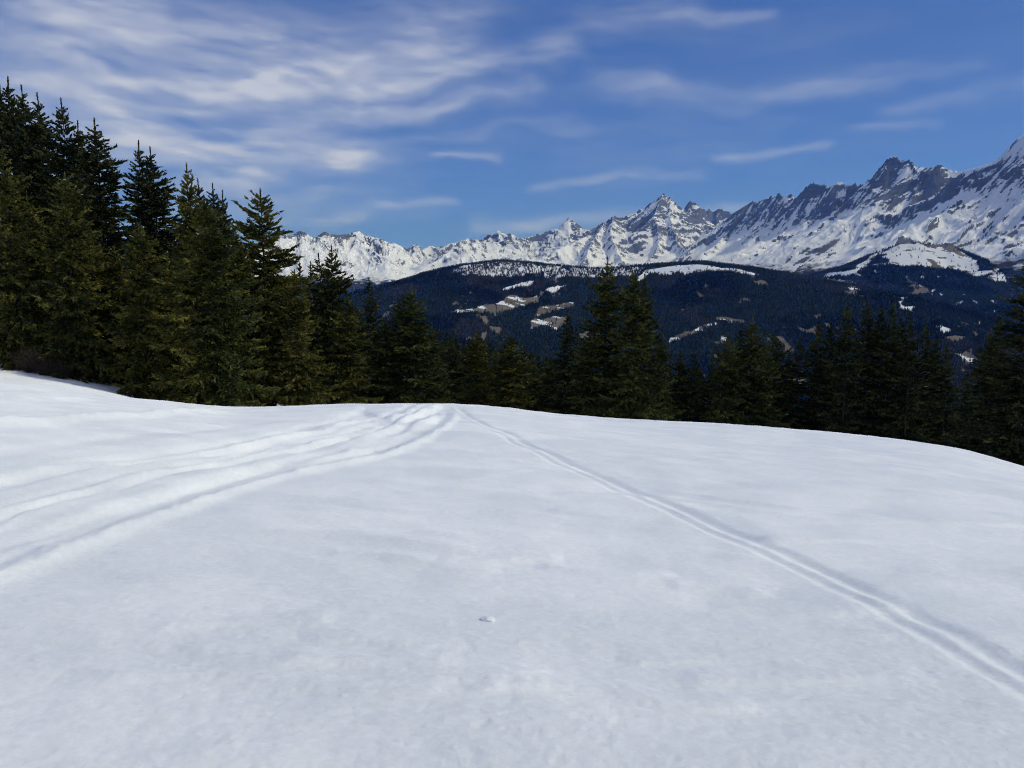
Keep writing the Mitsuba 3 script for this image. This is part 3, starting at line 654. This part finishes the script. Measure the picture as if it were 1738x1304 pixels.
def spruce(seed, H=20.0, R=3.6, low=0.02, power=0.80, dense=1.0, gap=0.25, lean=0.0, forks=0):
    """(crown, trunk) of one Norway spruce: whorls of boughs that droop and turn up at the tip, each carrying shaggy side twigs."""
    g = np.random.default_rng(seed)
    zt = np.linspace(0, 1, 9)
    bend = np.cumsum(g.normal(0, 0.05, (9, 2)), 0) * (zt[:, None]) * H / 20
    axis = np.column_stack([bend[:, 0] + lean * zt**2 * H, bend[:, 1], zt * H])
    stem = CubicSpline(zt, axis)
    tz = np.linspace(0, 1, 16)
    trunk = [taper_tube(stem(tz), 0.0075 * H * (1 - tz) ** 0.9 + 0.012)]
    trunk[0][0][:7, 2] -= 0.6
    needles = Needles(g)
    A, B, C = [], [], []                                         # twig curves
    lumps = g.uniform(0, 6.28, 3)
    t = low
    while t < 0.985:
        hull = R * ((1 - t) ** power) * min(1.0, (1 - t) / 0.13) ** 0.38 * (1.0 - 0.45 * np.exp(-((t - low) / 0.05)))
        hull *= 0.94 + 0.16 * math.sin(9 * t + lumps[0]) * math.sin(23 * t + lumps[1])
        n = int(g.integers(6, 9)) if t < 0.85 else int(g.integers(5, 7))
        off = g.uniform(0, 6.28)
        for k in range(n):
            if g.random() < gap * 0.4 and t < 0.88:
                continue
            phi = off + 6.283 * k / n + g.normal(0, 0.2)
            L = hull * g.choice([g.uniform(0.5, 0.8), g.uniform(0.85, 1.28)], p=[0.42, 0.58]) * (1 + 0.15 * math.sin(2 * phi + 7 * t + lumps[2])) + 0.12
            rise = (0.95 - 1.30 * (1 - t) ** 0.55) + g.normal(0, 0.12)      # steep near the tip, drooping lower down
            up = 0.42 * (1 - t) + g.normal(0, 0.05)
            s = np.linspace(0, 1, 7)
            d = np.array([math.cos(phi), math.sin(phi)])
            turn = g.normal(0, 0.12)
            pts = np.column_stack([d[0] * s - d[1] * turn * s * s, d[1] * s + d[0] * turn * s * s, rise * s - 0.45 * s**2 * (1 - t) + up * s**4]) * L
            pts += stem(min(max(t + g.normal(0, 0.008), 0), 1))
            if L > 1.6 and g.random() < 0.30:
                trunk.append(taper_tube(pts[:5], np.linspace(0.010 * L, 0.005, 5), 3))
            curve = CubicSpline(s, pts)
            for u0, u1 in ((0.06, 0.5), (0.5, 1.0)):
                A.append(curve(u0)), B.append(curve((u0 + u1) / 2)), C.append(curve(u1))
            m = int(L / 0.24 * min(dense + 0.3, 1.2))
            for q in range(m):
                u = g.uniform(0.08, 0.97)
                p, tan = curve(u), curve(u, 1) / L
                side = np.array([-d[1], d[0], 0.0]) * (1 if q % 2 else -1)
                w = min(0.42 * L * (1.15 - u), 1.15) * g.uniform(0.6, 1.15)
                if w < 0.12:
                    continue
                out = tan * g.uniform(0.5, 1.0) + side * g.uniform(0.45, 1.0) + [0, 0, g.normal(0.02, 0.16)]
                out = out / np.linalg.norm(out)
                hang = [0, 0, -w * g.uniform(0.10, 0.65) * (1.1 - t)]
                A.append(p), B.append(p + out * w * 0.55), C.append(p + out * w + hang)
        t += (0.42 + 0.18 * g.random()) / H * (1.25 - 0.60 * t)
    A, B, C = np.array(A), np.array(B), np.array(C)
    size = np.linalg.norm(C - A, axis=1)
    hi = np.clip((A[:, 2] / H - 0.8) / 0.2, 0, 1)
    needles.brush(A, B, C, np.full(len(A), 0.058 / dense), np.clip(0.22 + 0.14 * size, 0.20, 0.46) * (1 - 0.12 * hi), np.full(len(A), 0.098 / dense**0.5) * (1 - 0.05 * hi))
    tips = [(0.0, 0.0, 0.93, g.uniform(1.012, 1.035))] + [(g.uniform(-.5, .5), g.uniform(-.4, .4), 0.88, g.uniform(0.95, 0.985)) for _ in range(forks)]
    for fx, fy, z0, z1 in tips:                                  # the leader shoots
        p, e = stem(z0), np.array([fx, fy, 0])
        top = stem(min(z1, 1)) + [0, 0, max(z1 - 1, 0) * H]
        needles.brush(np.array([p]), np.array([(p + top) / 2 + e]), np.array([top + e]), np.array([0.020]), np.array([0.24]), np.array([0.055]), 1.0, 0.4)
    return needles.mesh(), join(trunk)


SPRUCES = {}


def kind_of_spruce(key, needles, **kw):
    crown, trunk = spruce(**kw)
    SPRUCES[key] = kw
    scene[key] = {'type': 'shapegroup', 'crown': mikit.ply(crown, needles), 'trunk': mikit.ply(trunk, 'mat_bark', smooth=60)}
    return len(crown[1])


TREES = [                                     # x, y, height, reach of the lowest boughs, kind, what it looks like
    (-53.9, 85.0, 27.1, 3.88, 'crown_a', 'dark spruce cut by the left frame edge, top just left of the tallest one'),
    (-52.3, 84.0, 27.7, 3.97, 'crown_b', 'tallest spruce at the far left, its dark tip highest in the picture'),
    (-48.6, 80.0, 26.1, 3.66, 'crown_a', 'dark ragged spruce crowding the right of the tallest one'),
    (-48.4, 82.0, 26.0, 3.44, 'crown_b', 'dark pointed spruce second right of the tallest one at far left'),
    (-42.7, 76.0, 24.6, 3.47, 'crown_a', 'tall spruce with a sharp isolated tip between two dark shorter tops at left'),
    (-44.3, 82.0, 24.2, 3.12, 'crown_b', 'dark spruce top half hidden left of a ragged leaning crown'),
    (-37.3, 72.0, 22.8, 3.62, 'crown_a', 'tall dark spruce with ragged boughs sticking out to the right at left'),
    (-35.4, 76.0, 22.9, 3.01, 'crown_b', 'left one of a twin pair of slender dark spruce tips'),
    (-34.8, 77.0, 22.9, 3.40, 'crown_a', 'right one of a twin pair of slender dark spruce tips'),
    (-27.9, 68.0, 20.6, 3.21, 'full_b', 'slender pointed spruce behind the broad olive tree at the snow edge'),
    (-28.1, 71.0, 20.2, 2.70, 'crown_b', 'thin second tip just right of the slender pointed spruce'),
    (-29.3, 78.0, 21.8, 2.73, 'crown_a', 'dark narrow spruce left of the lone free-standing spruce crown'),
    (-29.4, 80.0, 21.7, 2.56, 'crown_b', 'dark spruce close behind a narrow one, left of the free-standing crown'),
    (-20.9, 66.0, 19.2, 4.12, 'full_a', 'free-standing olive spruce with ragged forked top against the blue sky'),
    (-39.7, 62.0, 16.9, 2.93, 'full_c', 'olive spruce with a pale dead stem beside it at the left frame edge'),
    (-39.7, 65.0, 14.2, 2.97, 'full_b', 'shaded olive spruce behind the bare shrubs at left'),
    (-35.0, 62.0, 15.9, 2.93, 'full_a', 'tall sunlit olive spruce in front of the dark ones at left'),
    (-36.0, 67.0, 12.7, 2.55, 'full_c', 'shaded spruce in the gap behind the snow hollow'),
    (-33.6, 66.0, 11.5, 2.41, 'full_b', 'dark low spruce behind the hollow, left of the bare trunk'),
    (-28.4, 60.0, 13.6, 2.65, 'full_c', 'olive spruce with a bare lower trunk and boughs lying on the snow'),
    (-27.1, 62.0, 11.9, 2.36, 'full_b', 'dark spruce filling the gap left of the broadest front tree'),
    (-22.0, 57.0, 15.5, 3.73, 'full_a', 'broadest sunlit olive spruce standing at the edge of the snow'),
    (-22.6, 64.0, 15.5, 2.92, 'full_c', 'olive spruce squeezed between the broadest tree and the free-standing one'),
    (-17.6, 63.0, 12.2, 2.69, 'full_c', 'lower sunlit olive spruce at the right foot of the free-standing crown'),
    (-25.7, 95.0, 19.2, 2.46, 'slim', 'small dark spruce tip, left of two behind the twin-topped group'),
    (-25.4, 98.0, 19.5, 2.54, 'slim', 'small dark spruce tip, right of two behind the twin-topped group'),
    (-20.8, 84.0, 18.3, 3.33, 'tall_c', 'thin-topped spruce left of the twin-topped group in front of the snowy range'),
    (-18.5, 80.0, 18.3, 4.02, 'full_b', 'tall dark spruce with a bushy top in front of the snowy range at left'),
    (-16.1, 76.0, 12.7, 3.24, 'full_c', 'dark rounded spruce sloping down right of the bushy-topped one'),
    (-16.8, 86.0, 13.2, 2.88, 'tall_a', 'dark shaded spruce between the bushy-topped one and the narrow tip'),
    (-15.9, 88.0, 17.0, 2.82, 'slim', 'narrow dark spruce tip against the blue valley wood'),
    (-13.1, 80.0, 11.2, 2.68, 'full_b', 'dark low spruce left of the solitary olive cone'),
    (-12.3, 84.0, 14.3, 2.82, 'tall_c', 'secondary spruce tip at the left shoulder of the solitary olive cone'),
    (-10.5, 79.0, 14.2, 4.57, 'full_a', 'solitary olive cone-shaped spruce above the end of the ski tracks'),
    (-8.9, 86.0, 9.8, 2.88, 'full_b', 'small dark spruce at the right foot of the solitary olive cone'),
    (-7.5, 100.0, 13.5, 3.05, 'slim', 'thin young spruce, first of three small ones right of centre-left'),
    (-4.5, 98.0, 13.9, 3.58, 'full_c', 'young spruce, middle one of three small ones before the dark slope'),
    (0.0, 95.0, 13.6, 4.05, 'full_a', 'small olive spruce with a neat cone, right one of three before the dark slope'),
    (-2.7, 112.0, 10.7, 3.24, 'tall_a', 'low dark spruce between the two larger small cones'),
    (3.4, 112.0, 11.0, 3.41, 'tall_b', 'low dark spruce right of the neat small cone'),
    (5.3, 104.0, 12.7, 3.33, 'full_b', 'shaded spruce at the left foot of the big central pair'),
    (6.6, 88.0, 15.4, 3.75, 'slim', 'thin-tipped spruce left of the big central pair'),
    (8.0, 80.0, 12.1, 3.41, 'full_c', 'dark spruce nestling against the left side of the big central pair'),
    (9.9, 82.0, 20.2, 4.37, 'full_b', 'tall left spruce of the big central pair in front of the hill'),
    (12.2, 78.0, 18.3, 3.92, 'full_c', 'broad sunlit right spruce of the big central pair'),
    (14.1, 81.0, 18.8, 3.08, 'tall_a', 'dark spruce tip close behind the right side of the big central pair'),
    (16.1, 84.0, 14.1, 3.07, 'full_c', 'lower sunlit spruce at the right foot of the big central pair'),
    (21.8, 100.0, 16.4, 3.35, 'tall_b', 'dark low spruce just right of the big central pair'),
    (26.0, 108.0, 18.6, 3.62, 'tall_a', 'dark spruce in the gap between the two central groups'),
    (26.1, 100.0, 15.9, 3.05, 'tall_b', 'low black spruce left of the right-centre group'),
    (24.1, 86.0, 15.3, 3.67, 'full_c', 'thin-topped spruce at the left of the right-centre group'),
    (27.0, 92.0, 18.0, 2.94, 'slim', 'dark slim spruce behind the left of the right-centre group'),
    (27.2, 88.0, 18.0, 4.16, 'full_b', 'tallest spruce of the right-centre group'),
    (28.3, 86.0, 14.8, 3.28, 'full_c', 'shaded spruce in the middle of the right-centre group'),
    (31.5, 92.0, 18.1, 3.78, 'full_b', 'dark spruce at the right of the right-centre group'),
    (38.2, 105.0, 19.6, 3.20, 'tall_a', 'low dark spruce in the dip right of the right-centre group'),
    (33.6, 90.0, 17.4, 3.29, 'tall_c', 'left outermost spruce of the dark row at right'),
    (35.8, 90.0, 19.9, 3.43, 'tall_c', 'second spruce of the dark row at right, with a blunt top'),
    (39.4, 96.0, 21.5, 3.36, 'tall_b', 'spruce half hidden behind the blunt one in the dark row'),
    (37.4, 86.0, 21.2, 3.41, 'tall_a', 'left of the two tallest spruces in the dark row at right'),
    (40.2, 88.0, 22.6, 3.62, 'tall_c', 'tallest spruce of the dark row at right'),
    (42.8, 90.0, 22.9, 3.29, 'tall_b', 'left tip of a close pair in the middle of the dark row'),
    (41.8, 86.0, 22.0, 3.41, 'tall_a', 'right tip of a close pair in the middle of the dark row'),
    (44.3, 88.0, 21.4, 3.22, 'tall_b', 'shorter spruce right of the close pair in the dark row'),
    (43.5, 84.0, 20.4, 3.20, 'tall_a', 'ragged spruce in the right half of the dark row'),
    (45.9, 86.0, 21.0, 3.14, 'tall_c', 'spruce near the right end of the dark row'),
    (48.4, 88.0, 20.4, 3.08, 'tall_b', 'lower spruce stepping down at the right end of the dark row'),
    (48.8, 86.0, 19.2, 3.28, 'tall_a', 'last spruce of the dark row before the gap at right'),
    (56.9, 96.0, 20.0, 3.07, 'tall_a', 'low black spruce in the gap before the right frame edge'),
    (42.1, 68.0, 15.6, 2.90, 'tall_b', 'dark spruce at the left foot of the big tree on the right frame edge'),
    (40.6, 64.0, 15.8, 2.92, 'tall_a', 'dark spruce half hidden by the big tree on the right frame edge'),
    (37.2, 56.0, 17.8, 3.92, 'tall_c', 'big black spruce cut by the right frame edge'),
]


for key, kw in (('full_a', dict(seed=11, H=20, R=4.5, low=.015, power=.50, dense=1.15, gap=.15)),
                ('full_b', dict(seed=12, H=20, R=4.2, low=.02, power=.60, dense=1.1, gap=.2, forks=1)),
                ('full_c', dict(seed=16, H=20, R=4.2, low=.02, power=.54, dense=1.1, gap=.2)),
                ('tall_a', dict(seed=13, H=24, R=3.6, low=.03, power=.64, dense=.95, gap=.35)),
                ('tall_b', dict(seed=14, H=24, R=3.4, low=.04, power=.60, dense=1.0, gap=.25, forks=1)),
                ('tall_c', dict(seed=17, H=24, R=3.5, low=.04, power=.68, dense=1.0, gap=.40, lean=.01)),
                ('crown_a', dict(seed=21, H=24, R=3.6, low=.03, power=.46, dense=1.0, gap=.25, forks=1)),
                ('crown_b', dict(seed=22, H=24, R=3.5, low=.04, power=.50, dense=1.0, gap=.30)),
                ('slim', dict(seed=15, H=20, R=3.0, low=.03, power=.66, dense=1., gap=.25)),
                ('back_a', dict(seed=18, H=20, R=3.6, low=.05, power=.6, dense=.5, gap=.2)),
                ('back_b', dict(seed=19, H=20, R=3.2, low=.05, power=.55, dense=.5, gap=.3))):
    kind_of_spruce('spruce_kind_' + key, 'mat_needles' if key.startswith('full') else 'mat_shaded_needles', **kw)
g = np.random.default_rng(99)


def stand(key, x, y, h, reach, kind, spin, sink=0.15):
    kw = SPRUCES['spruce_kind_' + kind]
    sx, sz = reach / kw['R'], h / kw['H']
    z = float(ground(np.array([x]), np.array([y]))[0])
    scene[key] = {'type': 'instance', 'group': {'type': 'ref', 'id': 'spruce_kind_' + kind},
                  'to_world': T().translate([x, y, z - sink]).rotate([0, 0, 1], spin).scale([sx, sx, sz * (h + sink) / h])}


count = 0


def numbered(name, n):
    return name if n == 0 else '%s_%03d' % (name, n)


for x, y, h, reach, kind, text in TREES:
    reach *= 1.12 if x < -20 else 1.0
    key = numbered('spruce', count)
    count += 1
    stand(key, x, y, h, reach, kind, g.uniform(0, 360))
    tag(key, text, 'spruce tree', 'spruces along the edge of the snow field')

# the dark massed spruces on the slope behind, as far as they can be told apart: none rises above the wood's outline
OUT_AZ = np.array([-44, -33.6, -26, -20, -17.5, -12, -8.5, -6.4, -3.2, 0.0, 3.5, 5, 12, 16, 20, 24, 28, 31, 33, 40.0])
OUT_T = np.array([.16, .135, .08, .035, .015, -.030, -.045, -.052, -.064, -.078, -.098, -.105, -.105, -.100, -.098, -.085, -.085, -.105, -.100, -.05])
for n, a0, a1, r0, r1, text, flock in (
        (36, -37, -13, 84, 150, 'dark spruce deep in the shade behind the tall trees at left', 'spruces in the shade behind the left trees'),
        (120, -9.5, 4.5, 118, 430, 'one of the near-black spruces massed on the slope below the tan meadows', 'near-black spruces massed on the centre slope'),
        (60, 4, 37, 104, 200, 'black spruce in the shade behind the dark trees right of centre', 'spruces in the shade behind the right trees')):
    left = n
    for _ in range(6000):
        a = g.uniform(a0, a1)
        rr = math.sqrt(g.uniform(r0**2, r1**2))
        x, y = rr * math.sin(math.radians(a)), rr * math.cos(math.radians(a))
        h = g.uniform(14, 25)
        z = float(ground(np.array([x]), np.array([y]))[0])
        top = np.interp(a, OUT_AZ, OUT_T) * rr + EYE - z
        if top < 10 or (h < 0.72 * top and g.random() < 0.7):
            continue
        h = min(h, top * g.uniform(0.93, 1.0))
        key = numbered('background_spruce', sum(k.startswith('background_spruce') for k in labels))
        stand(key, x, y, h, h * g.uniform(.15, .19), 'back_a' if g.random() < .5 else 'back_b', g.uniform(0, 360), 0.6)
        tag(key, text, 'spruce tree', flock)
        left -= 1
        if not left:
            break

# farther down the slope the wood reads as one mass
m = 9000
a, rr = np.radians(g.uniform(-40, 42, m)), np.sqrt(g.uniform(170**2, 1500**2, m))
x, y = rr * np.sin(a), rr * np.cos(a)
z = ground(x, y)
h = g.uniform(12, 24, m)
h = np.minimum(h, np.interp(np.degrees(a), OUT_AZ, OUT_T) * rr + EYE - z - 0.5)
ok = h > 6
x, y, z, h = x[ok], y[ok], z[ok], h[ok]
tiers = []
for lo, hi, wide in ((0.02, 0.45, .19), (0.28, 0.75, .13), (0.58, 1.0, .075)):
    q = h * wide * g.uniform(.85, 1.2, len(h))
    spin = g.uniform(0, 6.28, len(h))
    top = np.stack([x, y, z + h * hi], -1)
    rim = [np.stack([x + q * np.cos(spin + k * 1.0472) * (1.0 if k % 2 else .62), y + q * np.sin(spin + k * 1.0472) * (1.0 if k % 2 else .62), z + h * (lo + (0 if k % 2 else .05))], -1) for k in range(6)]
    v = np.stack([top] + rim, 1).reshape(-1, 3)
    b = np.arange(len(h))[:, None] * 7
    tiers.append((v, np.concatenate([b + np.array([[0, 1 + k, 1 + (k + 1) % 6]]) for k in range(6)])))
put('slope_wood', join(tiers), 'mat_shaded_needles', label='dark fir wood covering the slope down to the valley', category='wood', kind='stuff')


# ---------------------------------------------------------------- small things at the left wood edge
def bare_bush(seed, h, spread, n):
    q = np.random.default_rng(seed)
    parts = []
    for _ in range(n):
        a, t = q.uniform(0, 6.28), q.uniform(0.15, 1.0)
        tip = np.array([math.cos(a) * spread * t, math.sin(a) * spread * t, h * q.uniform(0.55, 1.0)])
        s = np.linspace(0, 1, 5)[:, None]
        pts = tip * s * np.array([[1, 1, 1]]) + np.cumsum(q.normal(0, 0.05, (5, 3)), 0) * s
        pts[:, :2] += q.normal(0, 0.12 * spread, 2)
        parts.append(taper_tube(pts, np.linspace(0.022, 0.006, 5), 3))
        for _ in range(5):
            u = q.uniform(0.3, 0.95)
            base = pts[0] + (pts[-1] - pts[0]) * u
            d = unit(tip + q.normal(0, 0.6 * h, 3))
            parts.append(taper_tube(np.array([base, base + d * 0.22 * h, base + d * 0.4 * h + q.normal(0, .04, 3)]), [0.011, 0.008, 0.004], 3))
    return join(parts)


bsdf('mat_twig', {'type': 'diffuse', 'reflectance': rgb(.055, .043, .036)})
for k, (x, y, h, w, text) in enumerate((
        (-38.0, 60.5, 1.7, 1.5, 'low brown bare bush at the far left snow edge under the spruces'),
        (-36.6, 60.0, 2.1, 1.6, 'tallest brown bare bush before the sunlit olive spruce at left'),
        (-35.2, 59.8, 1.6, 1.4, 'brown bare bush at the right end of the bush row'))):
    v, f = bare_bush(60 + k, h, w, 60)
    v = v + [x, y, float(ground(np.array([x]), np.array([y]))[0]) - 0.1]
    put(numbered('bare_bush', k), (v, f), 'mat_twig', label=text, category='bush', group='bare bushes at the wood edge')

q = np.random.default_rng(5)
x, y = -41.6, 63.5
z0 = float(ground(np.array([x]), np.array([y]))[0])
s = np.linspace(0, 1, 9)
stem = np.column_stack([x + 0.5 * s + 0.12 * np.sin(5 * s), y + 0.2 * s, z0 - 0.3 + 17.0 * s])
put('dead_tree__trunk', taper_tube(stem, 0.10 * (1 - s) ** 0.8 + 0.02), 'mat_grey_wood', smooth=60)
twigs = []
for _ in range(70):
    u = q.uniform(0.25, 0.98)
    p = np.array([np.interp(u, s, stem[:, k]) for k in range(3)])
    a = q.uniform(0, 6.28)
    L = (1.25 - u) * q.uniform(0.8, 2.0)
    d = np.array([math.cos(a), math.sin(a), q.uniform(-0.5, 0.15)])
    twigs.append(taper_tube(np.array([p, p + d * L * .5, p + d * L + [0, 0, -.1 * L]]), [0.028, 0.018, 0.006], 3))
put('dead_tree__branches', join(twigs), 'mat_grey_wood', kind='stuff')
tag('dead_tree', 'thin pale dead spruce, bare of needles, at the left frame edge', 'dead tree')

for k, (x, y, h, w, text) in enumerate((
        (-28.7, 57.6, 1.5, 1.7, 'low spreading young spruce on the snow, left of the bare trunk'),
        (-26.2, 56.6, 1.3, 1.6, 'low spreading young spruce on the snow, right of the bare trunk'))):
    key = numbered('young_spruce', k)
    crown, trunk = spruce(seed=30 + k, H=h * 1.0, R=w, low=0.08, power=.55, dense=1.6, gap=.1)
    at = np.array([x, y, float(ground(np.array([x]), np.array([y]))[0]) - 0.1])
    put(key + '__crown', (crown[0] + at, crown[1]), 'mat_needles')
    put(key + '__trunk', (trunk[0] + at, trunk[1]), 'mat_bark')
    tag(key, text, 'young spruce', 'young spruces on the snow')


# a few chalets on the ledge and in the clearings of the far hill
def box(x0, x1, y0, y1, z0, z1):
    return trimesh.creation.box(bounds=[[x0, y0, z0], [x1, y1, z1]])


bsdf('mat_chalet_wall', {'type': 'diffuse', 'reflectance': rgb(.30, .24, .18)})
bsdf('mat_chalet_roof', {'type': 'diffuse', 'reflectance': rgb(.72, .74, .77)})
for k, (x, y) in enumerate(((3092, 7640), (3118, 7560), (3140, 7480), (3150, 7400), (3176, 7330), (3108, 7380), (3165, 7250), (3190, 7160),
                            (3560, 6790), (3575, 6840), (3520, 6600), (3450, 6560))):
    z = float(mid_height(np.array([x + 0.0]), np.array([y + 0.0]))[0][0])
    spin = trimesh.transformations.rotation_matrix(0.5 + 0.7 * k, [0, 0, 1])
    body = box(-7, 7, -6, 6, -4, 6)
    gable = trimesh.Trimesh(*(lambda v, f: (v, f))(np.array([[-8, -8, 5.2], [8, -8, 5.2], [8, 8, 5.2], [-8, 8, 5.2], [-8, 0, 10.5], [8, 0, 10.5]], float),
                                                   np.array([[0, 1, 5], [0, 5, 4], [2, 3, 4], [2, 4, 5], [1, 2, 5], [3, 0, 4], [0, 3, 2], [0, 2, 1]])), process=False)
    for mesh, part, mat in ((body, 'wall', 'mat_chalet_wall'), (gable, 'roof', 'mat_chalet_roof')):
        mesh.apply_transform(spin)
        mesh.apply_translation([x, y, z])
        put(numbered('chalet', k) + '__' + part, mesh, mat)
    tag(numbered('chalet', k), 'tiny snow-roofed chalet on a clearing of the farther wooded hill', 'chalet', 'chalets on the far hill')
scene['haze'] = {'type': 'cube', 'to_world': T().translate([0, 8500, 560]).scale([24500, 21000, 1546]), 'bsdf': {'type': 'null'}, 'interior': {'type': 'ref', 'id': 'air'}}
labels['haze'] = {'kind': 'stuff'}
